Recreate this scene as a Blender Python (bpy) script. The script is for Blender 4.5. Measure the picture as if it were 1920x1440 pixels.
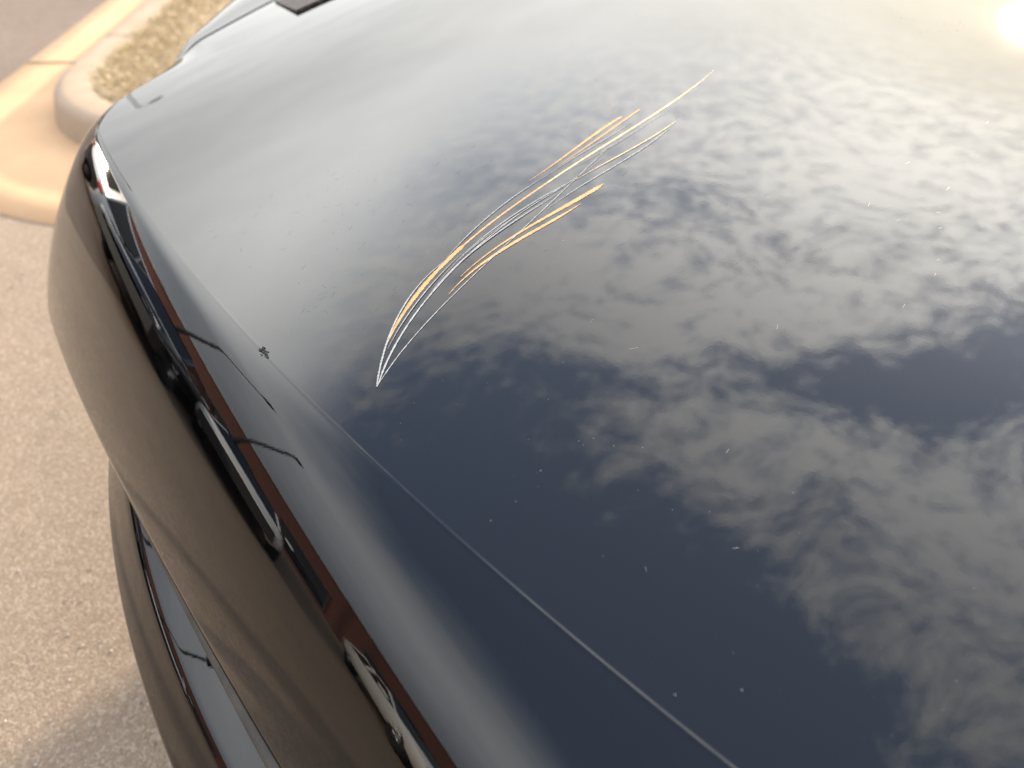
import bpy, math, random
import numpy as np
from mathutils import Vector, Matrix

random.seed(7); rng = np.random.default_rng(7)
scene = bpy.context.scene
for o in list(bpy.data.objects): bpy.data.objects.remove(o)
COL = scene.collection

# ------------------------------------------------------------------ camera
cam_d = bpy.data.cameras.new('camera'); cam = bpy.data.objects.new('camera', cam_d); COL.objects.link(cam)
cam.location = (0, 0, 1.3268); cam.rotation_euler = (math.radians(90 - 42.19), 0, 0)
cam_d.sensor_width = 36; cam_d.lens = 27.04; cam_d.clip_start = .02; cam_d.clip_end = 3000
cam_d.dof.use_dof = True; cam_d.dof.focus_distance = .80; cam_d.dof.aperture_fstop = 3.6
scene.camera = cam

# ------------------------------------------------------------------ sky, sun, exposure
SUN = Vector((.5290, .7960, .2940)).normalized()
SUN_EL = math.asin(SUN.z); SUN_AZ = math.atan2(SUN.x, SUN.y)
world = bpy.data.worlds.new('World'); scene.world = world; world.use_nodes = True
NT = world.node_tree; N = NT.nodes; LK = NT.links; N.clear()
def nd(tree, kind, **kw):
    n = tree.nodes.new(kind)
    for k, v in kw.items():
        if k in n.inputs.keys(): n.inputs[k].default_value = v
        else: setattr(n, k, v)
    return n
def mth(tree, op, a, b=None, c=None, clamp=False):
    n = tree.nodes.new('ShaderNodeMath'); n.operation = op; n.use_clamp = clamp
    for i, v in enumerate((a, b, c)):
        if v is None: continue
        if isinstance(v, (int, float)): n.inputs[i].default_value = v
        else: tree.links.new(v, n.inputs[i])
    return n.outputs[0]
def vmth(tree, op, a, b=None):
    n = tree.nodes.new('ShaderNodeVectorMath'); n.operation = op
    for i, v in enumerate((a, b)):
        if v is None: continue
        if isinstance(v, (tuple, list, Vector)): n.inputs[i].default_value = v
        else: tree.links.new(v, n.inputs[i])
    return n
def mixc(tree, fac, a, b, blend='MIX'):
    n = tree.nodes.new('ShaderNodeMix'); n.data_type = 'RGBA'; n.blend_type = blend
    for sock, v in ((n.inputs[0], fac), (n.inputs[6], a), (n.inputs[7], b)):
        if isinstance(v, (int, float)): sock.default_value = v
        elif isinstance(v, (tuple, list)): sock.default_value = (*v, 1) if len(v) == 3 else v
        else: tree.links.new(v, sock)
    return n.outputs[2]
def smooth(tree, x, lo, hi):
    n = tree.nodes.new('ShaderNodeMapRange'); n.interpolation_type = 'SMOOTHSTEP'
    tree.links.new(x, n.inputs[0]); n.inputs[1].default_value = lo; n.inputs[2].default_value = hi
    return n.outputs[0]

tc = N.new('ShaderNodeTexCoord'); dirn = vmth(NT, 'NORMALIZE', tc.outputs['Generated']).outputs[0]
sky = N.new('ShaderNodeTexSky'); sky.sky_type = 'NISHITA'; sky.sun_disc = False
sky.sun_elevation = SUN_EL; sky.sun_rotation = SUN_AZ; sky.air_density = 1.0; sky.dust_density = 1.6; sky.ozone_density = 1.0
sep = N.new('ShaderNodeSeparateXYZ'); LK.new(dirn, sep.inputs[0])
zc = mth(NT, 'MAXIMUM', sep.outputs[2], .05)
px = mth(NT, 'DIVIDE', sep.outputs[0], zc); py = mth(NT, 'DIVIDE', sep.outputs[1], zc)
pv = N.new('ShaderNodeCombineXYZ'); LK.new(px, pv.inputs[0]); LK.new(py, pv.inputs[1]); P2 = pv.outputs[0]
sundot = mth(NT, 'MAXIMUM', vmth(NT, 'DOT_PRODUCT', dirn, SUN).outputs['Value'], 0)
# broad arrangement of the cloud fields on the cloud deck (deck coordinates = direction / height)
FIELDS = [  # cx, cy, rx, ry, turn(deg), weight
    (-.28, -.02, .36, .26, 0, -.7),
    (.13, .20, .21, .19, 0, -.75), (-.15, .54, .22, .17, 20, -.30), (.02, .72, .17, .05, -8, -.42),
    (.58, .66, .20, .06, -8, -.66), (.80, .74, .12, .09, 0, -.35), (.31, .13, .10, .06, 0, -.35),
    (-.36, 1.45, .24, .17, 0, -.30), (.24, 1.24, .15, .09, 0, -.32), (.39, .40, .07, .06, 0, -.2),
    (.36, .86, .40, .085, 10, .42), (.32, .52, .36, .10, -36, .40), (.43, .24, .30, .055, -44, .36), (.66, .34, .16, .1, -30, .22),
    (-1.25, .25, .75, .8, 0, -1.1), (-.28, 1.12, .22, .25, 0, .34), (-.02, 1.06, .35, .16, 0, .32), (.7, 1.35, .6, .35, 0, .3)]
cov = None
warp = nd(NT, 'ShaderNodeTexNoise', Scale=3.0, Detail=2.0); LK.new(P2, warp.inputs['Vector'])
wv = vmth(NT, 'MULTIPLY', vmth(NT, 'SUBTRACT', warp.outputs['Color'], (.5, .5, .5)).outputs[0], (.22, .22, 0)).outputs[0]
PW = vmth(NT, 'ADD', P2, wv).outputs[0]
for cx, cy, rx, ry, tn, w in FIELDS:
    mp = N.new('ShaderNodeMapping'); mp.vector_type = 'TEXTURE'
    mp.inputs['Location'].default_value = (cx, cy, 0); mp.inputs['Rotation'].default_value = (0, 0, math.radians(tn)); mp.inputs['Scale'].default_value = (rx, ry, 1)
    LK.new(PW, mp.inputs[0])
    d2 = vmth(NT, 'DOT_PRODUCT', mp.outputs[0], mp.outputs[0]).outputs['Value']
    g = mth(NT, 'MULTIPLY', mth(NT, 'POWER', 2.718, mth(NT, 'MULTIPLY', d2, -.7)), w)
    cov = g if cov is None else mth(NT, 'ADD', cov, g)
mpn = N.new('ShaderNodeMapping'); mpn.inputs['Rotation'].default_value = (0, 0, math.radians(35)); mpn.inputs['Scale'].default_value = (1.0, 1.3, 1)
LK.new(PW, mpn.inputs[0])
n1 = nd(NT, 'ShaderNodeTexNoise', Scale=17.0, Detail=8.0, Roughness=.62); LK.new(mpn.outputs[0], n1.inputs['Vector'])
n2 = nd(NT, 'ShaderNodeTexNoise', Scale=1.7, Detail=3.0, Roughness=.5); LK.new(P2, n2.inputs['Vector'])
nsum = mth(NT, 'ADD', mth(NT, 'MULTIPLY', mth(NT, 'SUBTRACT', n1.outputs['Fac'], .5), 1.9), mth(NT, 'MULTIPLY', mth(NT, 'SUBTRACT', n2.outputs['Fac'], .5), .7))
dens = mth(NT, 'ADD', mth(NT, 'ADD', nsum, cov), .20)
cloud = mth(NT, 'MULTIPLY', smooth(NT, dens, -.18, .68), .95)
def scalec(col, f):
    n = vmth(NT, 'SCALE', col); n.inputs[0].default_value = col if isinstance(col, tuple) else (0, 0, 0)
    if not isinstance(col, tuple): LK.new(col, n.inputs[0])
    if isinstance(f, (int, float)): n.inputs['Scale'].default_value = f
    else: LK.new(f, n.inputs['Scale'])
    return n.outputs[0]
skyc = vmth(NT, 'MINIMUM', vmth(NT, 'MULTIPLY', sky.outputs[0], (.135, .135, .135)).outputs[0], (.80, .80, .82)).outputs[0]
# thin high veil: full near the horizon, thinning out by about 55 degrees, ragged upper edge, thinner round the sun
zr_ = mth(NT, 'SUBTRACT', mth(NT, 'ADD', sep.outputs[2], mth(NT, 'MULTIPLY', mth(NT, 'SUBTRACT', n2.outputs['Fac'], .5), .30)), mth(NT, 'MULTIPLY', mth(NT, 'SUBTRACT', 1.0, smooth(NT, sep.outputs[0], -.48, -.08)), .24))
near_sun = mth(NT, 'MULTIPLY', smooth(NT, sundot, .66, .90), smooth(NT, sep.outputs[2], .30, .56))
backside = smooth(NT, sundot, -.15, .55)
veil = mth(NT, 'MULTIPLY', mth(NT, 'SUBTRACT', 1.0, smooth(NT, zr_, .34, .70)), mth(NT, 'MULTIPLY', mth(NT, 'SUBTRACT', .94, mth(NT, 'MULTIPLY', near_sun, .55)), mth(NT, 'ADD', .70, mth(NT, 'MULTIPLY', backside, .30))))
lowz = mth(NT, 'ADD', .34, mth(NT, 'MULTIPLY', smooth(NT, sep.outputs[2], .24, .64), .66))     # air dims the light low down
warm_ = mth(NT, 'POWER', sundot, 7.0)
hz_c = scalec(mixc(NT, warm_, (1.0, .995, .97), (1.0, .945, .82)), mth(NT, 'MULTIPLY', mth(NT, 'MULTIPLY', mth(NT, 'ADD', .84, mth(NT, 'SUBTRACT', mth(NT, 'MULTIPLY', sundot, 1.12), mth(NT, 'MULTIPLY', mth(NT, 'POWER', sundot, 9.0), .35))), mth(NT, 'ADD', .80, mth(NT, 'MULTIPLY', n2.outputs['Fac'], .40))), lowz))
cl_b = mth(NT, 'ADD', .50, mth(NT, 'MULTIPLY', mth(NT, 'POWER', sundot, 5.0), 1.80))
cl_c = scalec(mixc(NT, warm_, (1.0, .985, .98), (1.0, .955, .86)), mth(NT, 'MULTIPLY', cl_b, lowz))
s1 = mixc(NT, mth(NT, 'ADD', .17, mth(NT, 'MULTIPLY', mth(NT, 'POWER', sundot, 4.0), .42)), skyc, (.45, .49, .60))
s2 = mixc(NT, cloud, s1, cl_c)
s3 = mixc(NT, veil, s2, hz_c)
aur = mth(NT, 'ADD', mth(NT, 'MULTIPLY', mth(NT, 'POWER', sundot, 2500.0), .6), mth(NT, 'MULTIPLY', mth(NT, 'POWER', sundot, 60.0), .20))
s4 = vmth(NT, 'ADD', s3, scalec((1.0, .76, .38), aur)).outputs[0]
bg = N.new('ShaderNodeBackground'); LK.new(s4, bg.inputs[0]); bg.inputs[1].default_value = 1.0
wo = N.new('ShaderNodeOutputWorld'); LK.new(bg.outputs[0], wo.inputs[0])

sun_d = bpy.data.lights.new('sun', 'SUN'); sun_o = bpy.data.objects.new('sun', sun_d); COL.objects.link(sun_o)
sun_d.energy = 2.0; sun_d.angle = math.radians(2.8); sun_d.color = (1.0, .87, .70)
sun_o.rotation_euler = SUN.to_track_quat('Z', 'Y').to_euler(); sun_o.location = (8, 12, 9)
scene.view_settings.view_transform = 'Standard'; scene.view_settings.look = 'None'
scene.view_settings.exposure = 2.47; scene.view_settings.gamma = 1.0; scene.view_settings.use_curve_mapping = False

# ------------------------------------------------------------------ helpers
def tag(o, label=None, cat=None, group=None, kind=None):
    for k, v in (('label', label), ('category', cat), ('group', group), ('kind', kind)):
        if v: o[k] = v
    return o
def link(name, me, mat, parent=None, loc=(0, 0, 0), rot=(0, 0, 0)):
    o = bpy.data.objects.new(name, me); COL.objects.link(o)
    if mat and not me.materials: me.materials.append(mat)
    o.location = loc; o.rotation_euler = rot
    if parent: o.parent = parent
    return o
def mesh(name, V, F, smooth_=True):
    me = bpy.data.meshes.new(name); me.from_pydata([tuple(map(float, v)) for v in V], [], [tuple(map(int, f)) for f in F])
    if smooth_: me.shade_smooth()
    else: me.shade_flat()
    me.update(); return me
def grid_mesh(name, G, flip=False, solid=False):
    n, m = G.shape[:2]; V = G.reshape(-1, 3)
    i = np.arange(n - 1)[:, None] * m + np.arange(m - 1)[None]
    q = np.stack([i, i + 1, i + m + 1, i + m], -1).reshape(-1, 4)
    if flip: q = q[:, ::-1]
    me = bpy.data.meshes.new(name); me.vertices.add(len(V)); me.vertices.foreach_set('co', V.astype(np.float32).ravel())
    me.loops.add(q.size); me.loops.foreach_set('vertex_index', q.astype(np.int32).ravel())
    me.polygons.add(len(q)); me.polygons.foreach_set('loop_start', (np.arange(len(q)) * 4).astype(np.int32))
    me.update(calc_edges=True); me.validate(); me.shade_smooth(); return me
def empty(name, loc=(0, 0, 0), rz=0):
    o = bpy.data.objects.new(name, None); COL.objects.link(o); o.location = loc; o.rotation_euler = (0, 0, rz); return o
class MB:
    def __init__(s): s.V = []; s.F = []
    def add(s, V, F):
        b = len(s.V); s.V += [tuple(v) for v in V]; s.F += [tuple(b + i for i in f) for f in F]; return s
    def box(s, c, d, rz=0):
        x, y, z = (v / 2 for v in d); co, si = math.cos(rz), math.sin(rz); V = []
        for sx, sy, sz in ((-1,-1,-1),(1,-1,-1),(1,1,-1),(-1,1,-1),(-1,-1,1),(1,-1,1),(1,1,1),(-1,1,1)):
            X, Y = sx*x, sy*y; V.append((c[0]+X*co-Y*si, c[1]+X*si+Y*co, c[2]+sz*z))
        return s.add(V, [(3,2,1,0),(4,5,6,7),(0,1,5,4),(1,2,6,5),(2,3,7,6),(3,0,4,7)])
    def tube(s, pts, rad, n=10, cap=True):
        pts = [Vector(p) for p in pts]; rad = rad if isinstance(rad, (list, tuple)) else [rad]*len(pts); V = []; F = []
        for i, p in enumerate(pts):
            t = (pts[min(i+1, len(pts)-1)] - pts[max(i-1, 0)]).normalized()
            u = t.cross(Vector((0,0,1)) if abs(t.z) < .9 else Vector((1,0,0))).normalized(); w = t.cross(u)
            for k in range(n):
                a = 2*math.pi*k/n; V.append(p + (u*math.cos(a) + w*math.sin(a))*rad[i])
        for i in range(len(pts)-1):
            for k in range(n): F.append((i*n+k, i*n+(k+1)%n, (i+1)*n+(k+1)%n, (i+1)*n+k))
        if cap: F += [tuple(range(n-1,-1,-1)), tuple((len(pts)-1)*n+k for k in range(n))]
        return s.add(V, F)
    def build(s, name, mat, parent=None, smooth_=False, loc=(0,0,0), rot=(0,0,0)):
        return link(name, mesh(name, s.V, s.F, smooth_), mat, parent, loc, rot)

def pmat(name, col, rough=.5, metal=0, spec=.5, coat=0):
    m = bpy.data.materials.new(name); m.use_nodes = True; b = m.node_tree.nodes['Principled BSDF']
    b.inputs['Base Color'].default_value = (*col, 1); b.inputs['Roughness'].default_value = rough; b.inputs['Metallic'].default_value = metal
    b.inputs['Specular IOR Level'].default_value = spec; b.inputs['Coat Weight'].default_value = coat
    return m, m.node_tree, b
def grain(m, c0, c1, scale, rough=None, bump=0, bscale=None, detail=6, coord='Object', dist=.01):
    """two-tone noise colour plus optional noise relief"""
    t = m.node_tree; b = t.nodes['Principled BSDF']; c = t.nodes.new('ShaderNodeTexCoord')
    n = nd(t, 'ShaderNodeTexNoise', Scale=scale, Detail=float(detail), Roughness=.6); t.links.new(c.outputs[coord], n.inputs['Vector'])
    t.links.new(mixc(t, smooth(t, n.outputs['Fac'], .3, .7), c0, c1), b.inputs['Base Color'])
    if bump:
        k = nd(t, 'ShaderNodeTexNoise', Scale=bscale or scale*3, Detail=4.0); t.links.new(c.outputs[coord], k.inputs['Vector'])
        bp = nd(t, 'ShaderNodeBump', Strength=bump, Distance=dist); t.links.new(k.outputs['Fac'], bp.inputs['Height']); t.links.new(bp.outputs[0], b.inputs['Normal'])
    return m

# ------------------------------------------------------------------ materials
paint, t, b = pmat('black_paint', (.004, .004, .005), .028); b.inputs['IOR'].default_value = 1.46
c = t.nodes.new('ShaderNodeTexCoord')
dn = nd(t, 'ShaderNodeTexNoise', Scale=5.0, Detail=5.0); t.links.new(c.outputs['Object'], dn.inputs['Vector'])
df = nd(t, 'ShaderNodeTexNoise', Scale=900.0, Detail=2.0); t.links.new(c.outputs['Object'], df.inputs['Vector'])
dust_f = mth(t, 'MULTIPLY', smooth(t, dn.outputs['Fac'], .35, .75), smooth(t, df.outputs['Fac'], .45, .75))
t.links.new(mixc(t, dust_f, (.0008, .0008, .001), (.0024, .0023, .0022)), b.inputs['Base Color'])
t.links.new(mth(t, 'ADD', mth(t, 'MULTIPLY', dn.outputs['Fac'], .018), .006), b.inputs['Roughness'])
op = nd(t, 'ShaderNodeTexNoise', Scale=230.0, Detail=1.5); t.links.new(c.outputs['Object'], op.inputs['Vector'])
bp = nd(t, 'ShaderNodeBump', Strength=.02, Distance=.0004); t.links.new(op.outputs['Fac'], bp.inputs['Height']); t.links.new(bp.outputs[0], b.inputs['Normal'])
underside, _, _ = pmat('black_plastic', (.02, .02, .021), .55); grain(underside, (.015, .015, .016), (.03, .03, .03), 60, bump=.2)
orange, _, _ = pmat('exposed_orange_primer', (.8, .42, .13), .6); grain(orange, (.34, .175, .048), (.40, .23, .082), 90)
yellow, _, _ = pmat('exposed_yellow_primer', (.8, .6, .25), .6); grain(yellow, (.48, .33, .12), (.52, .42, .24), 120)
pale, _, _ = pmat('pale_scratched_clearcoat', (.5, .5, .48), .6); grain(pale, (.17, .168, .158), (.31, .305, .285), 300)
faint, _, _ = pmat('faint_scratched_clearcoat', (.2, .2, .2), .5); grain(faint, (.15, .15, .15), (.25, .25, .245), 400)
hair_m, _, _ = pmat('dull_hairline_scratch', (.06, .06, .062), .5, spec=.2)
dust_m, _, _ = pmat('pale_dust', (.13, .125, .12), .8)
strip_m, _, _ = pmat('matt_brown', (.04, .032, .024), .7); grain(strip_m, (.026, .021, .016), (.045, .037, .028), 30)
trim_m, _, _ = pmat('dark_brown_textured_trim', (.03, .022, .018), .6, spec=.2); grain(trim_m, (.018, .013, .011), (.05, .038, .03), 70, bump=.5, bscale=140)
glass_m, _, _ = pmat('dark_glass', (.012, .014, .016), .03)
rubber, _, _ = pmat('tyre_rubber', (.018, .018, .018), .8)
alloy, _, _ = pmat('alloy_rim', (.5, .5, .52), .3, 1)
lens_m, _, _ = pmat('clear_lamp_lens', (.6, .6, .62), .08)
red_l, _, _ = pmat('red_lamp_lens', (.35, .01, .01), .1)

# ------------------------------------------------------------------ ground
def asphalt(name, base, stone_a, stone_b, gs):
    m, t, b = pmat(name, base, .9, spec=.25); c = t.nodes.new('ShaderNodeTexCoord'); O = c.outputs['Object']
    v = nd(t, 'ShaderNodeTexVoronoi', Scale=gs); t.links.new(O, v.inputs['Vector'])
    v2 = nd(t, 'ShaderNodeTexVoronoi', Scale=gs*.55); t.links.new(O, v2.inputs['Vector'])
    sv = t.nodes.new('ShaderNodeSeparateColor'); t.links.new(v.outputs['Color'], sv.inputs[0])
    sv2 = t.nodes.new('ShaderNodeSeparateColor'); t.links.new(v2.outputs['Color'], sv2.inputs[0])
    col = mixc(t, smooth(t, sv.outputs[0], .25, .85), base, stone_a)
    col = mixc(t, smooth(t, sv2.outputs[1], .72, .86), col, stone_b)
    big = nd(t, 'ShaderNodeTexNoise', Scale=1.6, Detail=5.0); t.links.new(O, big.inputs['Vector'])
    mid = nd(t, 'ShaderNodeTexNoise', Scale=14.0, Detail=4.0); t.links.new(O, mid.inputs['Vector'])
    mul = mth(t, 'ADD', .70, mth(t, 'ADD', mth(t, 'MULTIPLY', big.outputs['Fac'], .34), mth(t, 'MULTIPLY', mid.outputs['Fac'], .26)))
    sc = vmth(t, 'SCALE', col); t.links.new(mul, sc.inputs['Scale']); t.links.new(sc.outputs[0], b.inputs['Base Color'])
    hgt = mth(t, 'ADD', mth(t, 'MULTIPLY', v.outputs['Distance'], -1.0), mth(t, 'MULTIPLY', v2.outputs['Distance'], -1.2))
    bp = nd(t, 'ShaderNodeBump', Strength=.55, Distance=.0025); t.links.new(hgt, bp.inputs['Height']); t.links.new(bp.outputs[0], b.inputs['Normal'])
    return m
lot_m = asphalt('worn_pinkish_asphalt', (.19, .138, .094), (.24, .178, .124), (.28, .215, .158), 330)
road_m = asphalt('darker_brown_asphalt', (.125, .09, .066), (.16, .118, .088), (.19, .145, .112), 330)
conc, t, b = pmat('peach_concrete', (.45, .34, .24), .85, spec=.3); grain(conc, (.40, .245, .130), (.47, .295, .160), 2.4, bump=.35, bscale=170, detail=9, dist=.003)
kerb_m, _, _ = pmat('pale_kerb_concrete', (.5, .42, .33), .85, spec=.3); grain(kerb_m, (.27, .193, .128), (.31, .228, .155), 5, bump=.35, bscale=150, detail=9, dist=.003)
soil_m, _, _ = pmat('dry_soil', (.22, .16, .10), .95); grain(soil_m, (.30, .225, .135), (.38, .295, .19), 9, bump=.6, bscale=60)
straw_m, t, b = pmat('dry_straw_grass', (.35, .27, .15), .8)
oi = t.nodes.new('ShaderNodeTexCoord'); gn = nd(t, 'ShaderNodeTexNoise', Scale=14.0, Detail=4.0); t.links.new(oi.outputs['Object'], gn.inputs['Vector'])
t.links.new(mixc(t, smooth(t, gn.outputs['Fac'], .3, .7), (.42, .33, .20), (.55, .44, .28)), b.inputs['Base Color'])

def sheet(name, pts, z, mat, kind='structure'):
    o = link(name, mesh(name, [(x, y, z) for x, y in pts], [tuple(range(len(pts)))], False), mat); tag(o, kind=kind); return o
sheet('parking_lot', [(-600, -600), (600, -600), (600, 600), (-600, 600)], 0, lot_m)
sheet('road', [(-12, 3.0), (-2.3, 3.0), (-2.3, 260), (-12, 260)], .004, road_m)
# traffic island: straight kerb, rounded nose, then back along the parking bay
CX, CY = -1.29, 3.36; AZ_R = math.atan2(.6891, .7247)
def isl(r0, r1=None, z=0, n=40):
    r1 = r1 if r1 is not None else r0; P = [(CX - r0, y, z) for y in np.linspace(14, CY + .02, 24)]
    for a in np.linspace(math.pi, 1.5*math.pi + AZ_R, n):
        k = min(1, (a - math.pi)/(math.pi/2)); r = r0 + (r1 - r0)*math.sin(k*math.pi/2)
        P.append((CX + r*math.cos(a), CY + r*math.sin(a), z))
    ex, ey, _ = P[-1]; d = (math.cos(AZ_R), math.sin(AZ_R))
    P += [(ex + d[0]*q, ey + d[1]*q, z) for q in np.linspace(.15, 7, 24)]
    return np.array(P)
def sweep(name, rings, mat): return link(name, grid_mesh(name, np.stack(rings, 1), flip=True), mat)
ap = tag(sweep('gutter_pavement', [isl(1.02, 1.14, -.01), isl(1.015, 1.135, .006), isl(.9, 1.0, .007), isl(.70, .70, .010), isl(.60, .60, .010)], conc), kind='structure')
kb = tag(sweep('kerb', [isl(.652, .652, .008), isl(.642, .642, .05), isl(.628, .628, .095), isl(.618, .618, .110), isl(.600, .600, .121), isl(.575, .575, .126), isl(.50, .50, .126), isl(.482, .482, .122), isl(.474, .474, .112), isl(.470, .470, .05)], kerb_m), kind='structure')
# tooled control joints cut across kerb and gutter
jm, _, _ = pmat('dark_joint', (.24, .17, .11), .95)
for k, yy in enumerate((3.72, 5.55, 7.4)):
    MB().box((-2.085, yy, .0115), (.43, .010, .004)).build('control_joint', jm, ap)
    MB().box((-1.83, yy + .02, .1265), (.115, .007, .003)).build('control_joint', jm, kb)
isl_in = isl(.471, .471, .10)
so = link('island_soil', mesh('island_soil', isl_in, [tuple(range(len(isl_in)))], False), soil_m); tag(so, kind='structure')
bl = MB()
def in_island(x, y):
    if y >= CY: inner = x > CX - .46
    else: inner = (x-CX)**2 + (y-CY)**2 < .46**2 or (x > CX)
    nx_, ny_ = .6891, -.7247
    return inner and (x-CX)*nx_ + (y-CY)*ny_ < .46
cnt = 0
while cnt < 44000:
    x = CX - .46 + 3.0*rng.random()**1.7; y = CY - .46 + 6.5*rng.random()**1.6
    if not in_island(x, y): continue
    h = .018 + .03*rng.random(); a = rng.random()*6.283; lean = .035*rng.random(); w = .0016 + .0014*rng.random()
    ux, uy = math.cos(a)*w, math.sin(a)*w; dx, dy = math.cos(a+1.3)*lean, math.sin(a+1.3)*lean
    bl.add([(x-ux, y-uy, .099), (x+ux, y+uy, .099), (x+dx+ux*.6, y+dy+uy*.6, .1+h*.75), (x+dx*1.7, y+dy*1.7, .1+h)], [(0, 1, 2), (0, 2, 3)]); cnt += 1
tag(bl.build('dry_grass', straw_m), 'dry straw-coloured grass filling the kerbed island', 'grass', kind='stuff')
# loose grit on the asphalt
gm, _, _ = pmat('loose_grit', (.36, .29, .23), .8); grain(gm, (.22, .17, .14), (.46, .39, .33), 40)
gr = MB()
for i in range(1500):
    t_ = rng.random(); y = .35 + 2.3*t_; x = -(.5 + .52*y) - 1.1*rng.random() + .35
    if (x-CX)**2 + (y-CY)**2 < 1.16**2: continue
    r = .0012 + .0028*rng.random()**3; V = []
    for sx, sy, sz in ((1,0,0),(-1,0,0),(0,1,0),(0,-1,0),(0,0,1),(0,0,-.5)):
        q = .7 + .6*rng.random(); V.append((x+sx*r*q, y+sy*r*q, .3*r+sz*r*q))
    gr.add(V, [(0,2,4),(2,1,4),(1,3,4),(3,0,4),(2,0,5),(1,2,5),(3,1,5),(0,3,5)])
tag(gr.build('loose_grit', gm), 'fine loose grit scattered over the pinkish asphalt', 'grit', kind='stuff')

# ------------------------------------------------------------------ the black car
OX,OY,TH=-0.1268,0.458,2.3303
K1,K2,S1,CL,CT=0.2967,-0.0275,0.8152,0.3943,1.1985
U0,U1,U2,UF,V0,V1,P0,P1,P2_,P3,RR=0.077,-0.1324,0.0838,0.0046,0.1682,0.0971,0.1844,0.5915,0.9174,1.2216,0.0637
SL, CR, CC, Z0 = .1237, .0861, .2125, .8302
LA = np.array([math.cos(TH), math.sin(TH)]); RA = np.array([LA[1], -LA[0]])
sm = lambda t: np.clip(t, 0, 1)**2*(3 - 2*np.clip(t, 0, 1))
def al_of(x, y): return (x-OX)*RA[0] + (y-OY)*RA[1], (x-OX)*LA[0] + (y-OY)*LA[1]
def xy_of(a, l): return OX + a*RA[0] + l*LA[0], OY + a*RA[1] + l*LA[1]
def hood_z(x, y):
    a, l = al_of(x, y); return Z0 + SL*a - .042*a*a*np.exp(-(l/.75)**2) - CR*(l - CC)**2
def W(a, l, z): x, y = xy_of(a, l); return (x - OX, y - OY, z)      # car-local point
def edge_curve(s):
    ds = s[1] - s[0]
    head = TH - (K1*s + K2*s*s) - CT*sm((s - S1)/CL) + CT*sm((-s - .42)/CL)
    i0 = np.argmin(abs(s)); tx, ty = np.cos(head), np.sin(head)
    X = np.concatenate([[0], np.cumsum((tx[1:]+tx[:-1])/2*ds)]); Y = np.concatenate([[0], np.cumsum((ty[1:]+ty[:-1])/2*ds)])
    return X - X[i0] + OX, Y - Y[i0] + OY, -ty, tx
def section(s, n=34):
    w = (sm((s - 1.06)/.22) + sm((-s - .75)/.22))[:, None]
    sc = np.maximum(s, -.45); u = U0 + U1*sc + U2*sc*sc - .03
    U = UF + .5*(u + np.sqrt(u*u + .0004)); V = V0 + V1*np.clip(s, -.6, 1.3)
    side = np.maximum(np.where(s > 0, s - 1.19, -s - .85), 0)
    us = np.where(s > 0, .085 + .38*np.minimum(side, .5), .075 + .12*np.minimum(side, .6))
    U = U[:, None]*(1-w) + w*us[:, None]; Rr = RR*(1-w) + w*.008; V = V[:, None]*(1-w) + w*.03
    t = np.linspace(0, 1, n+1)[None]; mix = lambda a, b: a*(1-w) + b*w
    p0, p1, p2, p3 = mix(P0, .13), mix(P1, .14), mix(P2_, 1.45), mix(P3, 1.5)
    tu = t**1.7
    ph = np.concatenate([p0 + (p1-p0)*tu**1.5, p1 + (p2-p1)*(sm(t)*.5 + t*.5), p2 + (p3-p2)*t], 1)
    one = np.ones((len(s), 1))
    sg = np.concatenate([U*np.diff(tu, prepend=0), Rr*np.diff(t, prepend=0), V*np.diff(t, prepend=0)], 1)
    pm = ph.copy(); pm[:, 1:] = .5*(ph[:, 1:] + ph[:, :-1])
    keep = [q for q in range(3*n+3) if q not in (n+1, 2*n+2)]
    return np.cumsum(sg*np.cos(pm), 1)[:, keep], np.cumsum(sg*np.sin(pm), 1)[:, keep], U[:, 0]
s = np.linspace(-2.4, 2.6, 601); EX, EY, NX, NY = edge_curve(s); EZ = hood_z(EX, EY)
h, v, UU = section(s)
ridge_f = (.00056 + .00010*np.sin(s*7.0))*sm((.45 - s)/.9)*sm((s + .8)/.3)                 # height of the pressed character line, dying out toward the far corner
bump = lambda o: np.exp(-(o/.0016)**2)
XO = EX[:, None] + NX[:, None]*h; YO = EY[:, None] + NY[:, None]*h; ZO = EZ[:, None] - v + ridge_f[:, None]*bump(h)
nose_w = (1 - sm((s - 1.0)/.2))*(1 - sm((-s - .7)/.2))
# hem at the foot of the nose: an upright flange, then a return under it
hx, hz = h[:, -1], ZO[:, -1]; R1 = []
for dh, dv in ((.0006, .004), (.001, .010), (.0006, .015), (-.004, .0185), (-.012, .0195), (-.03, .019)):
    o = hx + dh; R1.append(np.stack([EX + NX*o, EY + NY*o, hz - dv], -1))
outer = np.concatenate([np.stack([XO, YO, ZO], -1), np.stack(R1, 1)], 1)
ins = np.concatenate([np.linspace(.0004, .006, 15)])
IR = []
for o in ins[::-1]:
    x, y = EX - NX*o, EY - NY*o; IR.append(np.stack([x, y, hood_z(x, y) + ridge_f*bump(o)], -1))
ridge = np.stack(IR, 1)
bx, by = EX - NX*.006, EY - NY*.006
lT = .2 + .78*np.tanh((s - .25)/.9); tx_, ty_ = xy_of(1.80, lT)
tt = (np.linspace(0, 1, 130)[1:]**1.35)[::-1]
x = bx[:, None] + (tx_ - bx)[:, None]*tt[None]; y = by[:, None] + (ty_ - by)[:, None]*tt[None]
inner = np.stack([x, y, hood_z(x, y)], -1)
G = np.concatenate([inner, ridge, outer], 1); G[..., 0] -= OX; G[..., 1] -= OY
car = empty('black_car', (OX, OY, 0))
tag(car, 'glossy black car with curved orange and white scratches raked across its panel', 'car')
hood = link('hood', grid_mesh('hood', G), paint, car); hood['label'] = 'scratched glossy black panel mirroring a cloudy sky'

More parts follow.
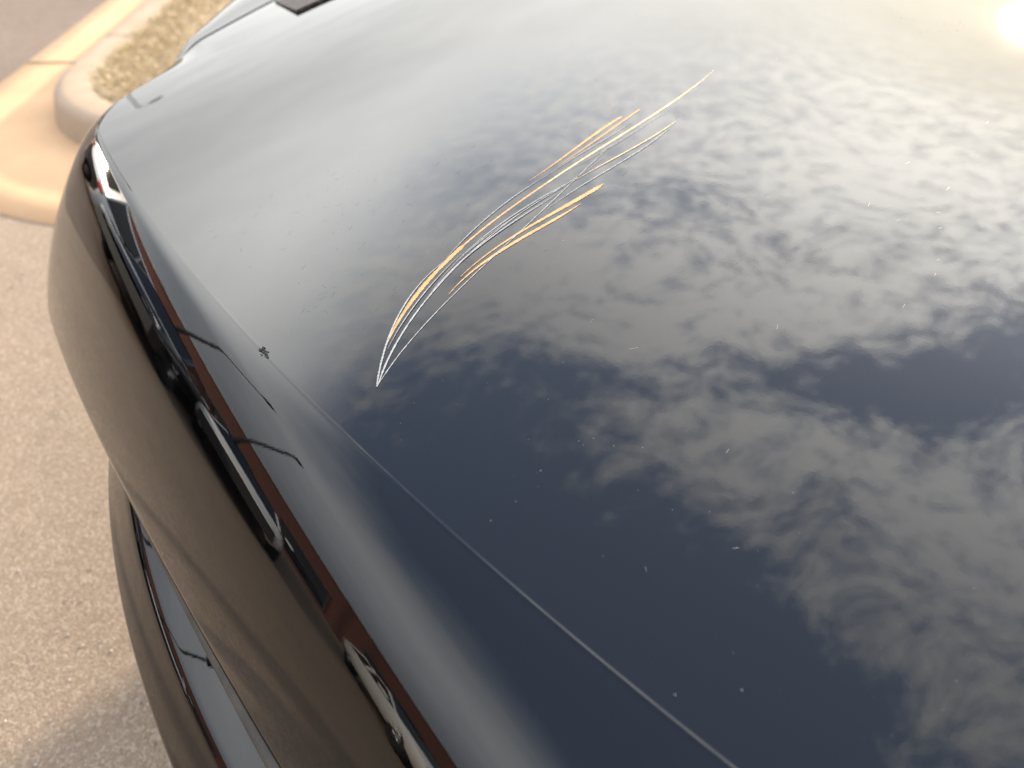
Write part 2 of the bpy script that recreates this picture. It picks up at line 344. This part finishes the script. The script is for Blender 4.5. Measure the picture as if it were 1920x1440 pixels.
# bumper under the hood lip
LX, LY, LZ = XO[:, -1], YO[:, -1], ZO[:, -1]
k = (s > -1.0) & (s < 1.12); sb = s[k]
e = np.maximum(.0066 - .0125*sb - .2388*sb*sb, -.22)
tb = np.linspace(0, 1, 25)
phi = np.concatenate([.331 + .12*tb, .451 + .479*tb, .93 + .07*tb, 1.0 + 1.05*np.minimum(tb*6, 1)])
seg = np.concatenate([np.full(25, 1/24), np.full(25, .022/24), np.full(25, 1/24), np.full(25, .17/24)])
seg = np.repeat(seg[None], k.sum(), 0); seg[:, :25] *= (.0594 - .0039*sb)[:, None]; seg[:, 50:75] *= (.0622 - .0074*sb)[:, None]
for q in range(4): seg[:, 25*q] = 0
bh = np.cumsum(seg*np.cos(phi), 1) - .03 + e[:, None]; bv = np.cumsum(seg*np.sin(phi), 1)
kp = [q for q in range(100) if q not in (25, 50, 75)]; bh = bh[:, kp]; bv = bv[:, kp]
B = np.stack([LX[k][:, None] + NX[k][:, None]*bh - OX, LY[k][:, None] + NY[k][:, None]*bh - OY, LZ[k][:, None] - .0315 - bv], -1)
link('bumper', grid_mesh('bumper', B), paint, car)

# matt brown strip in the gap between hood lip and bumper
k = (s > -1.0) & (s < .45); sw = .0135*sm((.42 - s[k])/.9); ls = []
for f_, g_ in ((-.3, .0145), (.0, .0155), (.5, .017), (1.0, .0195), (1.15, .026)):
    o = hx[k] + .0012 + sw*f_; ls.append(np.stack([EX[k] + NX[k]*o - OX, EY[k] + NY[k]*o - OY, hz[k] - g_], -1))
link('lip_strip', grid_mesh('lip_strip', np.stack(ls, 1)), strip_m, car)
# fenders: start a few millimetres outside the hood's side edge, crown slightly, then roll down
def fender(mask, wf, name):
    ss = s[mask]; i = np.where(mask)[0]; h0 = h[i, 34] + .012; z0 = ZO[i, 34] - .001 - .02*(1 - sm((abs(ss) - (1.10 if ss[0] > 0 else .86))/.16))
    w = wf(ss); t = np.linspace(0, 1, 41)
    ph = np.concatenate([-.02 + 1.42*t**2.0, 1.40 + .12*t])[None]
    sg = np.concatenate([np.repeat((w*1.22 + .012)[:, None], 41, 1)/40, np.full((len(ss), 41), .25/40)], 1); sg[:, 0] = 0; sg[:, 41] = 0
    kp = [q for q in range(82) if q != 41]; fh = (np.cumsum(sg*np.cos(ph), 1) + h0[:, None])[:, kp]; fv = np.cumsum(sg*np.sin(ph), 1)[:, kp]
    # rolled inner flange so that the panel gap has depth
    fl = np.stack([np.stack([EX[i] + NX[i]*(h0 + a_) - OX, EY[i] + NY[i]*(h0 + a_) - OY, z0 - b_], -1) for a_, b_ in ((-.002, .03), (-.002, .004), (-.001, .001))], 1)
    body = np.stack([EX[i][:, None] + NX[i][:, None]*fh - OX, EY[i][:, None] + NY[i][:, None]*fh - OY, z0[:, None] - fv], -1)
    return link(name, grid_mesh(name, np.concatenate([fl, body], 1)), paint, car)
fender((s > 1.10) & (s < 1.95), lambda q: .004 + .27*sm((q - 1.17)/.42), 'fender')  # rear end left off and face kept short, letting sun reach the ground
fender((s < -.86) & (s > -1.75), lambda q: .004 + .20*sm((-q - .86)/.42), 'fender')
# dark textured trim piece lying over the far panel edge
ta = [(.632, 1.223), (.600, 1.081), (.679, 1.092), (1.0, 1.10), (1.05, 1.19), (.80, 1.245)]
def on_hood(a, l, dz=0):
    x, y = xy_of(a, l); return (x - OX, y - OY, hood_z(x, y) + dz)
V = [on_hood(a, l, .006) for a, l in ta] + [on_hood(a, l, -.03) for a, l in ta]; n = len(ta)
tr = link('trim_panel', mesh('trim_panel', V, [tuple(range(n))] + [(i, n+i, n+(i+1) % n, (i+1) % n) for i in range(n)], False), trim_m, car); tr['label'] = 'dark brown textured trim piece'
# ---- rest of the body, out of the picture: cowl, windscreen, cabin; flanks, wheels set inward to shape the shadow
def loft(name, rows, mat, parent=car): return link(name, grid_mesh(name, np.array(rows, float)), mat, parent)
LC = .12; zr = float(on_hood(1.8, LC)[2])
loft('cowl', [[W(1.802, LC-.95, zr-.09), W(1.802, LC-.5, zr-.03), W(1.802, LC, zr-.005), W(1.802, LC+.5, zr-.03), W(1.802, LC+.95, zr-.09)], [W(1.91, LC-.93, zr-.08), W(1.91, LC-.5, zr-.02), W(1.91, LC, zr+.005), W(1.91, LC+.5, zr-.02), W(1.91, LC+.93, zr-.08)]], underside)
def arc(a, hw, z, drop, n=13): return [W(a, LC + hw*q, z - drop*q*q) for q in np.linspace(-1, 1, n)]
loft('windscreen', [arc(1.91, 0.79, zr+.005, .08), arc(2.3, 0.72, zr+.19, .08), arc(2.7, 0.64, zr+.33, .07)], glass_m)
loft('roof', [arc(2.702, 0.64, zr+.331, .07), arc(3.0, 0.62, zr+.38, .07), arc(3.3, 0.60, zr+.36, .07), arc(3.7, 0.58, zr+.30, .07)], paint)
loft('rear_window', [arc(3.702, 0.58, zr+.299, .07), arc(4.2, 0.69, zr+.06, .07)], glass_m)
loft('tail', [arc(4.202, 0.69, zr+.059, .07), arc(4.55, 0.74, zr+.02, .07), arc(4.65, 0.79, zr-.12, .03), arc(4.66, 0.82, .45, .0), arc(4.6, 0.80, .22, .0)], paint)
for sg in (-1, 1):
    rows = []
    for a, top in ((1.75, .98), (2.2, 1.0), (3.2, 1.0), (4.0, .98), (4.6, .9)):
        rows.append([W(a, LC+sg*q*top, z) for q, z in ((.78, zr-.03), (.82, zr-.12), (.86, .72), (.86, .55), (.82, .24))])
    link('flank', grid_mesh('flank', np.array(rows), flip=(sg < 0)), paint, car)
    link('side_window', grid_mesh('side_window', np.array([[W(1.95, LC+sg*.78, zr-.01), W(1.95, LC+sg*.775, zr)], [W(2.35, LC+sg*.79, zr-.03), W(2.35, LC+sg*.65, zr+.25)], [W(3.4, LC+sg*.79, zr-.03), W(3.4, LC+sg*.62, zr+.26)], [W(4.1, LC+sg*.77, zr-.03), W(4.1, LC+sg*.7, zr+.03)]]), flip=(sg > 0)), glass_m, car)
def wheel(parent, loc, axis_rz, r=.33, w=.22):
    """tyre and rim lathe, axle along local x"""
    prof = [(-.45, .60), (-.5, .80), (-.47, .95), (-.32, 1.0), (.32, 1.0), (.47, .95), (.5, .80), (.45, .60)]; n = 28
    Gt = np.array([[(q*w, math.cos(t_)*p*r, math.sin(t_)*p*r) for q, p in prof] for t_ in np.linspace(0, 2*math.pi, n+1)])
    we = empty('wheel', loc, axis_rz); we.parent = parent
    link('tyre', grid_mesh('tyre', Gt), rubber, we)
    m = MB()
    for side in (-1, 1):
        m.tube([(side*.40*w, 0, 0), (side*.46*w, 0, 0)], .07, 12)
        for q in range(5):
            a_ = q*2*math.pi/5; m.tube([(side*.42*w, 0, 0), (side*.40*w, math.cos(a_)*.62*r, math.sin(a_)*.62*r)], [.035, .028], 6)
    m.tube([(-.42*w, 0, 0), (.42*w, 0, 0)], .60*r, 24)
    m.build('rim', alloy, we, True); return we
ang = math.atan2(LA[1], LA[0])
for a in (1.0, 3.75):
    for sg in (-1, 1): wheel(car, W(a, LC + sg*.50, .33), ang)  # unseen wheels, track narrowed to shrink the shadow on the ground
m = MB(); m.box((0, 0, 0), (3.9, 1.5, .27)); fl = m.build('unseen_chassis', underside, car, False, W(2.25, LC, .59), (0, 0, math.atan2(RA[1], RA[0])))  # unseen chassis, raised so sunlight passes under the car

# ------------------------------------------------------------------ scratches, dust
def catmull(P, n=10):
    P = np.array(P); Q = np.vstack([2*P[0]-P[1], P, 2*P[-1]-P[-2]]); out = []
    for i in range(1, len(Q)-2):
        for t_ in np.linspace(0, 1, n, endpoint=False):
            a_, b_, c_, d_ = Q[i-1], Q[i], Q[i+1], Q[i+2]
            out.append(.5*((2*b_) + (c_-a_)*t_ + (2*a_-5*b_+4*c_-d_)*t_*t_ + (3*b_-a_-3*c_+d_)*t_**3))
    out.append(P[-1]); return np.array(out)
def ribbon(pts, wf, dz, wob=.00005):
    q_ = np.array(pts); d_ = np.concatenate([[0], np.cumsum(np.linalg.norm(np.diff(q_, axis=0), axis=1))]); dg = min(4 if q_[0, 0] < .12 else 3, len(q_) - 2)
    pts = np.stack([np.polyval(np.polyfit(d_, q_[:, c_], dg), np.linspace(0, d_[-1], 14)) for c_ in (0, 1)], 1)      # a fingernail-smooth arc
    C_ = catmull(pts, 16); T = np.gradient(C_, axis=0); T /= np.linalg.norm(T, axis=1, keepdims=True)+1e-9; Nn = np.stack([-T[:, 1], T[:, 0]], 1)
    u = np.linspace(0, 1, len(C_)); w = 1.05*np.array([wf(q) for q in u])*(.75 + .5*rng.random(len(u)))
    C_ = C_ + Nn*(rng.normal(0, wob, len(u))*.5)[:, None]
    G_ = np.zeros((len(u), 3, 3))
    for j, sd in enumerate((-1, 0, 1)):
        A = C_ + Nn*(sd*w/2)[:, None]
        for i in range(len(u)): G_[i, j] = on_hood(A[i, 0], A[i, 1], dz + (.0002 if sd == 0 else 0))
    return G_
def taper(w, p0=.15, p1=.1, lo=.15):
    return lambda u: w*(lo + (1-lo)*min(1, u/p0 if p0 else 1)*min(1, (1-u)/p1 if p1 else 1))
SCR = [
 ('main', orange, lambda u: .0032*(.25+.75*min(1, u/.2))*(1 if u < .52 else .55), [(0.0974,0.0993),(0.1280,0.1192),(0.1607,0.1327),(0.1996,0.1480),(0.2351,0.1579),(0.2745,0.1661),(0.3178,0.1728),(0.3602,0.1765),(0.4048,0.1807)]),
 ('main2', yellow, taper(.0018, .01, .35, .3), [(0.4038,0.1807),(0.4398,0.1820),(0.4888,0.1868),(0.5183,0.1889),(0.5601,0.1885),(0.6110,0.1901),(0.6653,0.1967),(0.7229,0.2038),(0.7920,0.2151)]),
 ('o2', orange, lambda u: .0030*(.15+.85*min(1, u/.7))*min(1, (1-u)/.05+.2), [(0.3934,0.2003),(0.4186,0.2027),(0.4564,0.2062),(0.4984,0.2123),(0.5465,0.2184),(0.5941,0.2220)]),
 ('o3', orange, lambda u: .0019*(.2+.8*min(1, u/.5)), [(0.4409,0.1975),(0.4807,0.2001),(0.5347,0.2077),(0.5760,0.2104),(0.6243,0.2170)]),
 ('o5', orange, lambda u: .0040*(.12+.88*min(1, u/.8)**1.2)*min(1, (1-u)/.06+.1), [(0.2145,0.1219),(0.2322,0.1264),(0.2551,0.1284),(0.2856,0.1302),(0.3167,0.1316),(0.3474,0.1315),(0.3759,0.1284),(0.4068,0.1269),(0.4503,0.1273)]),
 ('o6', orange, lambda u: .0028*(.15+.85*min(1, u/.45))*min(1, (1-u)/.2+.1), [(0.1864,0.1095),(0.2047,0.1145),(0.2329,0.1194),(0.2559,0.1214),(0.2794,0.1236),(0.3074,0.1219),(0.3359,0.1201),(0.3652,0.1182),(0.4000,0.1187)]),
 ('w4', pale, taper(.0011, .3, .3), [(0.4162,0.1920),(0.4539,0.1955),(0.4996,0.1967),(0.5476,0.1983),(0.5896,0.2013)]),
 ('w7', pale, taper(.0009, .05, .2, .4), [(0.0542,0.0590),(0.0961,0.0783),(0.1379,0.0926),(0.1846,0.1027),(0.2438,0.1159),(0.2809,0.1251),(0.3403,0.1401),(0.4011,0.1529),(0.4490,0.1623),(0.5048,0.1768),(0.5531,0.1872)]),
 ('w8', pale, taper(.0016, .05, .5, .3), [(0.0542,0.0590),(0.0666,0.0731),(0.0810,0.0853),(0.0983,0.1005),(0.1327,0.1254),(0.1636,0.1403),(0.1960,0.1519),(0.2201,0.1557)]),
 ('w9', pale, taper(.0017, .05, .75, .25), [(0.0542,0.0590),(0.0746,0.0730),(0.0964,0.0881),(0.1262,0.1052),(0.1585,0.1179),(0.1900,0.1286),(0.2216,0.1380),(0.2567,0.1462),(0.3016,0.1554),(0.3431,0.1589),(0.3825,0.1586),(0.4161,0.1593)]),
 ('w10', pale, taper(.0012, .3, .2), [(0.3645,0.1408),(0.3901,0.1421),(0.4258,0.1446),(0.4687,0.1445),(0.5075,0.1432),(0.5478,0.1460),(0.5860,0.1495),(0.6319,0.1589)]),
 ('w11', yellow, taper(.0011, .4, .1), [(0.4279,0.1584),(0.4752,0.1582),(0.5081,0.1556),(0.5447,0.1551),(0.5885,0.1556),(0.6319,0.1589)]),
 ('g12', faint, taper(.0011, .2, .3), [(0.2254,0.1587),(0.2644,0.1709),(0.3022,0.1804),(0.3470,0.1875),(0.3913,0.1921),(0.4253,0.1925)]),
 ('g13', pale, taper(.0007, .3, .3), [(0.1797,0.1280),(0.2181,0.1419),(0.2610,0.1509),(0.3102,0.1564),(0.3606,0.1607),(0.4087,0.1601),(0.4614,0.1618),(0.4965,0.1692)]),
 ('g14', faint, taper(.0012, .3, .3), [(0.2281,0.1455),(0.2717,0.1549),(0.3221,0.1611),(0.3698,0.1620),(0.4182,0.1612),(0.4493,0.1584)]),
 ('g15', faint, taper(.0016, .3, .3), [(0.1585,0.1179),(0.1965,0.1324),(0.2393,0.1426),(0.2889,0.1496),(0.3363,0.1519),(0.3937,0.1536)]),
 ('g16', pale, taper(.0006, .4, .4), [(0.4398,0.1820),(0.4801,0.1788),(0.5266,0.1798),(0.5753,0.1808),(0.6510,0.1855)]),
 ('g17', faint, taper(.0012, .3, .4), [(0.0914,0.0913),(0.1104,0.1025),(0.1391,0.1174),(0.1720,0.1307),(0.2047,0.1420),(0.2404,0.1517)]),
]
for i, (nm_, mt, wf, pts) in enumerate(SCR):
    link('scratch', grid_mesh('scratch', ribbon(pts, (lambda u, wf=wf, k_=1.35 if mt in (orange, yellow) else 1.0: wf(u)*k_), .0003 + .00004*i)), mt, hood)
# hairline scuffs
hm = MB(); fm = MB()
def hairs(mb, n, a0, a1, l0, l1, ln, w, spread, base_ang):
    for _ in range(n):
        a_ = a0 + (a1-a0)*rng.random(); l_ = l0 + (l1-l0)*rng.random(); th = base_ang + rng.normal(0, spread); L_ = ln*(.4 + rng.random()); cv = rng.normal(0, .15)
        pts = []
        for q in (-.5, 0, .5):
            pts.append((a_ + L_*q*math.cos(th + cv*q), l_ + L_*q*math.sin(th + cv*q)))
        nx_, ny_ = -math.sin(th)*w/2, math.cos(th)*w/2
        V = [on_hood(p[0]+nx_, p[1]+ny_, .00025) for p in pts] + [on_hood(p[0]-nx_, p[1]-ny_, .00025) for p in pts]
        mb.add(V, [(0, 1, 4, 3), (1, 2, 5, 4)])
hairs(hm, 90, .06, .30, .12, .45, .008, .00016, .6, .5)
hairs(hm, 60, .30, .75, -.15, .35, .010, .00022, .25, 0)
hairs(fm, 26, .15, .95, -.3, .3, .007, .00025, .5, 0)
tag(hm.build('hairline_scuffs', hair_m, hood), kind='stuff'); tag(fm.build('pale_hairline_scuffs', faint, hood), kind='stuff')
DUST = [(0.1397,-0.1219),(0.1393,-0.1274),(0.1510,-0.1287),(0.1734,-0.1660),(0.1570,-0.1469),(0.0941,-0.1201),(0.0586,-0.1270),(0.0318,-0.1254),(0.0952,-0.1201),(0.0882,-0.2408),(0.0660,-0.3459),(0.0724,-0.2110),(0.4151,-0.1889),(0.1978,-0.0465),(0.1549,-0.0695),(0.0929,-0.0137),(0.1023,0.0191),(0.2621,-0.2198),(0.2513,-0.2189),(0.2258,-0.2816),(0.1614,-0.2925),(0.1778,-0.4453),(0.0304,-0.3159),(0.1631,-0.2448),(0.1430,-0.2229),(0.3809,-0.0884),(0.3379,-0.0445),(0.4743,0.0104),(0.4663,-0.0469),(0.4682,-0.0420),(0.4090,0.1570),(0.4132,0.1700),(0.1623,0.1815),(0.0684,0.1771),(0.2425,0.0390),(0.2083,0.0884),(1.2102,0.0590),(1.2117,0.0481),(1.2371,0.0443),(1.2233,0.0312),(1.1957,0.0305),(1.1688,0.0489),(1.1603,0.0627),(1.1419,0.0672),(1.1868,0.1120),(1.1918,0.1033),(1.1816,0.1188),(1.1931,0.0425)]
dm = MB()
def speck(a_, l_, r):
    V = []
    for sx, sy, sz in ((1,0,0),(-1,0,0),(0,1,0),(0,-1,0),(0,0,.8)):
        q = .6 + .8*rng.random(); V.append(on_hood(a_ + sx*r*q, l_ + sy*r*q, .0001 + sz*r))
    dm.add(V, [(0,2,4),(2,1,4),(1,3,4),(3,0,4)])
for a_, l_ in DUST: speck(a_, l_, .0004 + .0003*rng.random())
for _ in range(620):
    a_, l_ = -.02 + 1.1*rng.random()**1.4, -.5 + 1.2*rng.random()
    if a_ < .03 + .1*abs(l_): continue
    speck(a_, l_, .00015 + .00028*rng.random()**2.5)
# ragged black fleck painted in for a lamp head's reflection on the character line
tm, _, _ = pmat('painted_reflection_black', (.006, .006, .006), .6, spec=.2); tk = MB()
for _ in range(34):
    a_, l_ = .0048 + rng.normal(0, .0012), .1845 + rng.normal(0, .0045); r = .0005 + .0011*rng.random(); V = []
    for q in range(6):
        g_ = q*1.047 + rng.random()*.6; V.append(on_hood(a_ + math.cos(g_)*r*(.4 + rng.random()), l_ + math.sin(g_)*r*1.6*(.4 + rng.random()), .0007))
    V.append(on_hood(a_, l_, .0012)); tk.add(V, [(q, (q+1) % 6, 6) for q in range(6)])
tk.build('painted_lamp_reflection', tm, hood)
tag(dm.build('dust_specks', dust_m, hood), kind='stuff')

# ------------------------------------------------------------------ surroundings mirrored in the paint
def parked_car(name, label, loc, rz, col, style, group='parked cars across the aisle'):
    root = empty(name, loc, rz); tag(root, label, 'car', group)
    bm, _, _ = pmat(name + '_paint', col, .25, coat=1.0)
    if style == 'van':  Ln, Wd, belt, top, c0, c1, c2, c3 = 5.2, 1.95, 1.15, 2.05, 1.35, 1.0, -2.35, -2.5
    elif style == 'suv': Ln, Wd, belt, top, c0, c1, c2, c3 = 4.7, 1.9, 1.05, 1.70, 1.15, .45, -1.9, -2.2
    else: Ln, Wd, belt, top, c0, c1, c2, c3 = 4.6, 1.82, .95, 1.45, 1.05, .25, -1.15, -1.85
    st = [(-Ln/2, .35, belt-.22, .78), (-Ln/2+.08, .25, belt-.04, .92), (-Ln/2+.5, .2, belt, 1), (-.3, .2, belt, 1), (c0-.05, .2, belt, 1), (Ln/2-.5, .2, belt-.10, .97), (Ln/2-.12, .24, belt-.22, .88), (Ln/2, .35, belt-.36, .74)]
    hw = Wd/2; rows = []
    for x_, z0_, z1_, k_ in st:
        rows.append([(x_, y_*hw*k_, z_) for y_, z_ in ((-.80, z0_), (-.98, z0_+.12), (-1, (z0_+z1_)/2), (-.97, z1_-.08), (-.85, z1_), (0, z1_+.03), (.85, z1_), (.97, z1_-.08), (1, (z0_+z1_)/2), (.98, z0_+.12), (.80, z0_))])
    link('body', grid_mesh('body', np.array(rows), flip=False), bm, root)
    MB().box((Ln/2-.02, 0, .45), (.06, Wd*.8, .28)).build('front_bumper', underside, root)
    cab = [(c3, belt, .82, .02), (c2, top-.05, .68, 1), (c1, top, .70, 1), (c0, belt, .84, .02)]
    rows = [[(x_, -hw*k_, belt - .02 if q < .1 else z_ - .10), (x_, -hw*k_*.9, z_), (x_, 0, z_ + .03), (x_, hw*k_*.9, z_), (x_, hw*k_, belt - .02 if q < .1 else z_ - .10)] for x_, z_, k_, q in cab]
    link('roof', grid_mesh('roof', np.array(rows[1:3])), bm, root)
    def quad(nm_, p, mt): return link(nm_, mesh(nm_, p, [(0, 1, 2, 3)], False), mt, root)
    quad('windscreen', [(c0, -hw*.84, belt-.01), (c0, hw*.84, belt-.01), (c1, hw*.66, top-.02), (c1, -hw*.66, top-.02)], glass_m)
    if style == 'van':
        quad('rear_door', [(c3, hw*.82, belt-.01), (c3, -hw*.82, belt-.01), (c2, -hw*.68, top-.06), (c2, hw*.68, top-.06)], bm)
        quad('rear_window', [(c3-.005+.04, hw*.55, belt+.25), (c3-.005+.04, -hw*.55, belt+.25), (c2-.045, -hw*.5, top-.22), (c2-.045, hw*.5, top-.22)], glass_m)
    else: quad('rear_window', [(c3, hw*.82, belt-.01), (c3, -hw*.82, belt-.01), (c2, -hw*.64, top-.06), (c2, hw*.64, top-.06)], glass_m)
    for sg in (-1, 1):
        quad('side_window', [(c0-.06, sg*hw*.90, belt-.01), (c1, sg*hw*.71, top-.11), (c2, sg*hw*.69, top-.13), (c3+.06, sg*hw*.88, belt-.01)], glass_m)
        MB().tube([(c0, sg*hw*.86, belt), (c1, sg*hw*.69, top-.04)], .035, 6).build('pillar', bm, root)
        MB().tube([(c3, sg*hw*.84, belt), (c2, sg*hw*.67, top-.06)], .045, 6).build('pillar', bm, root)
        MB().tube([((c1+c2)/2, sg*hw*.90, belt), ((c1+c2)/2, sg*hw*.71, top-.1)], .035, 6).build('pillar', bm, root)
        MB().box((Ln/2-.14, sg*hw*.66, belt-.33), (.14, .34, .13)).build('headlight', lens_m, root)
        MB().box((-Ln/2+.05, sg*hw*.70, belt-.20), (.10, .26, .18)).build('tail_light', red_l, root)
        MB().box((c0-.12, sg*(hw+.07), belt+.06), (.10, .16, .12)).build('side_mirror', bm, root)
        for x_ in (-Ln*.30, Ln*.31): wheel(root, (x_, sg*(hw-.13), .33), math.pi/2)
    return root
# facing the black car across the aisle; heading 0 = toward +x
parked_car('parked_van', 'white van parked at an angle beyond the gutter, mirrored in the far nose corner', (-8.2, 5.2, 0), math.radians(186), (.75, .76, .76), 'van')
parked_car('parked_suv', 'black sport utility car parked next to the white van', (-7.0, 3.0, 0), math.radians(2), (.006, .006, .007), 'suv')
parked_car('parked_hatchback', 'red car parked between the black one and the white one', (-10.2, 2.9, 0), math.radians(2), (.42, .012, .015), 'sedan')
parked_car('parked_sedan', 'white saloon parked beside the red car', (-8.0, 1.0, 0), 0, (.72, .72, .70), 'sedan')
parked_car('parked_saloon', 'white saloon parked at the end of the row', (-7.0, -2.6, 0), math.radians(-3), (.72, .72, .70), 'sedan')

# brick building behind the parked cars
brick_m, t, b = pmat('red_brown_brick', (.24, .075, .045), .85)
c = t.nodes.new('ShaderNodeTexCoord'); bt = nd(t, 'ShaderNodeTexBrick', Scale=4.0); bt.inputs['Color1'].default_value = (.15, .05, .034, 1); bt.inputs['Color2'].default_value = (.11, .04, .028, 1); bt.inputs['Mortar'].default_value = (.14, .10, .085, 1); bt.inputs['Mortar Size'].default_value = .012
mpx = N and t.nodes.new('ShaderNodeMapping'); mpx.inputs['Rotation'].default_value = (math.radians(90), 0, 0); t.links.new(c.outputs['Object'], mpx.inputs[0]); t.links.new(mpx.outputs[0], bt.inputs['Vector']); t.links.new(bt.outputs['Color'], b.inputs['Base Color'])
cap_m, _, _ = pmat('grey_parapet_cap', (.30, .31, .33), .6); grain(cap_m, (.26, .27, .29), (.34, .35, .37), 3)
wall_d, _, _ = pmat('dark_render', (.06, .055, .05), .7); grain(wall_d, (.05, .045, .042), (.08, .075, .07), 4)
BD = empty('brick_building', (-16.5, -1.0, 0), math.radians(101)); tag(BD, 'long red-brown brick building with a grey parapet behind the parked cars', 'building')
Lb, Db, Hb = 46, 12, 5.0
MB().box((0, Db/2, Hb/2), (Lb, Db, Hb)).build('wall', brick_m, BD)
MB().box((0, Db/2, Hb+.14), (Lb+.3, Db+.3, .28)).build('parapet', cap_m, BD)
for i in range(11):
    x_ = -Lb/2 + 2.2 + i*4.15
    f_ = MB().box((x_, -.03, 1.55), (2.6, .10, 2.5)).build('window', wall_d, BD)
    MB().box((x_, -.085, 1.55), (2.4, .02, 2.3)).build('pane', glass_m, f_)

# street lamps
pole_m, _, _ = pmat('dark_lamp_metal', (.05, .052, .055), .5, .4); grain(pole_m, (.04, .042, .045), (.065, .066, .07), 8)
def street_lamp(label, loc, rz, H, arm):
    r = empty('street_lamp', loc, rz); tag(r, label, 'lamp', 'parking lot lamps')
    MB().tube([(0, 0, 0), (0, 0, .6)], [.30, .28], 16).build('base', kerb_m, r, True)
    MB().tube([(0, 0, .6), (0, 0, H*.5), (0, 0, H)], [.085, .07, .055], 12).build('pole', pole_m, r, True)
    MB().tube([(0, 0, H-.1), (arm*.4, 0, H+.08), (arm, 0, H+.10)], [.045, .04, .035], 8).build('arm', pole_m, r, True)
    hd = MB(); hd.box((arm+.3, 0, H+.10), (.75, .34, .12)); hd.box((arm+.3, 0, H+.19), (.5, .24, .06)); hd.build('lamp_head', pole_m, r)
def lamp_at(az, dist, label, H, arm, turn):
    a_ = math.radians(az); street_lamp(label, (math.sin(a_)*dist - .3, math.cos(a_)*dist + .8, 0), math.radians(turn), H, arm)
lamp_at(-71, 10.5, 'dark lamp post rising behind the black parked car', 9.0, .35, 161)
lamp_at(-84, 12.5, 'dark lamp post rising behind the white saloon beside the red car', 8.8, .35, 174)
lamp_at(-37.5, 20, 'dark lamp post standing beyond the road past the white van', 7.9, .5, 127)
lamp_at(-31, 44.0, 'farthest dark lamp post, beyond the trees', 9.0, .8, 60)

# trees beyond the road
bark, _, _ = pmat('grey_brown_bark', (.09, .07, .05), .9); grain(bark, (.06, .045, .033), (.12, .09, .065), 12, bump=.5)
leaf, t, b = pmat('green_leaves', (.06, .09, .025), .6); grain(leaf, (.035, .06, .015), (.09, .12, .035), 3)
def tree(label, loc, H, R_):
    r = empty('tree', loc); tag(r, label, 'tree', 'trees beyond the road'); tr_ = MB(); tips = []
    tr_.tube([(0, 0, 0), (.05, .03, H*.25), (-.04, .05, H*.5)], [.16, .12, .07], 8)
    for k_ in range(9):
        a_ = k_*2.4; z_ = H*(.3 + .025*k_); e_ = Vector((math.cos(a_)*R_*.7, math.sin(a_)*R_*.7, z_ + H*.22))
        tr_.tube([(0, 0, z_), e_*.5 + Vector((0, 0, z_*.5 + .1)), e_], [.06, .04, .015], 5); tips.append(e_)
    tr_.build('trunk', bark, r, True)
    cr = MB()
    cl = [Vector((rng.normal(0, R_*.45), rng.normal(0, R_*.45), H*.66 + rng.normal(0, H*.13))) for _ in range(34)] + tips
    for c_ in cl:
        for _ in range(150):
            p = c_ + Vector(rng.normal(0, R_*.14, 3)); a_ = Vector(rng.normal(0, 1, 3)).normalized()*.09; b_ = a_.cross(Vector(rng.normal(0, 1, 3))).normalized()*.05
            cr.add([p-a_, p+b_, p+a_, p-b_], [(0, 1, 2, 3)])
    cr.build('crown', leaf, r)
tree('round green tree nearest the lamp post beyond the road', (-17, 24, 0), 4.4, 1.7)
tree('broad green tree beyond the white van', (-22.0, 24.0, 0), 5.2, 2.2)
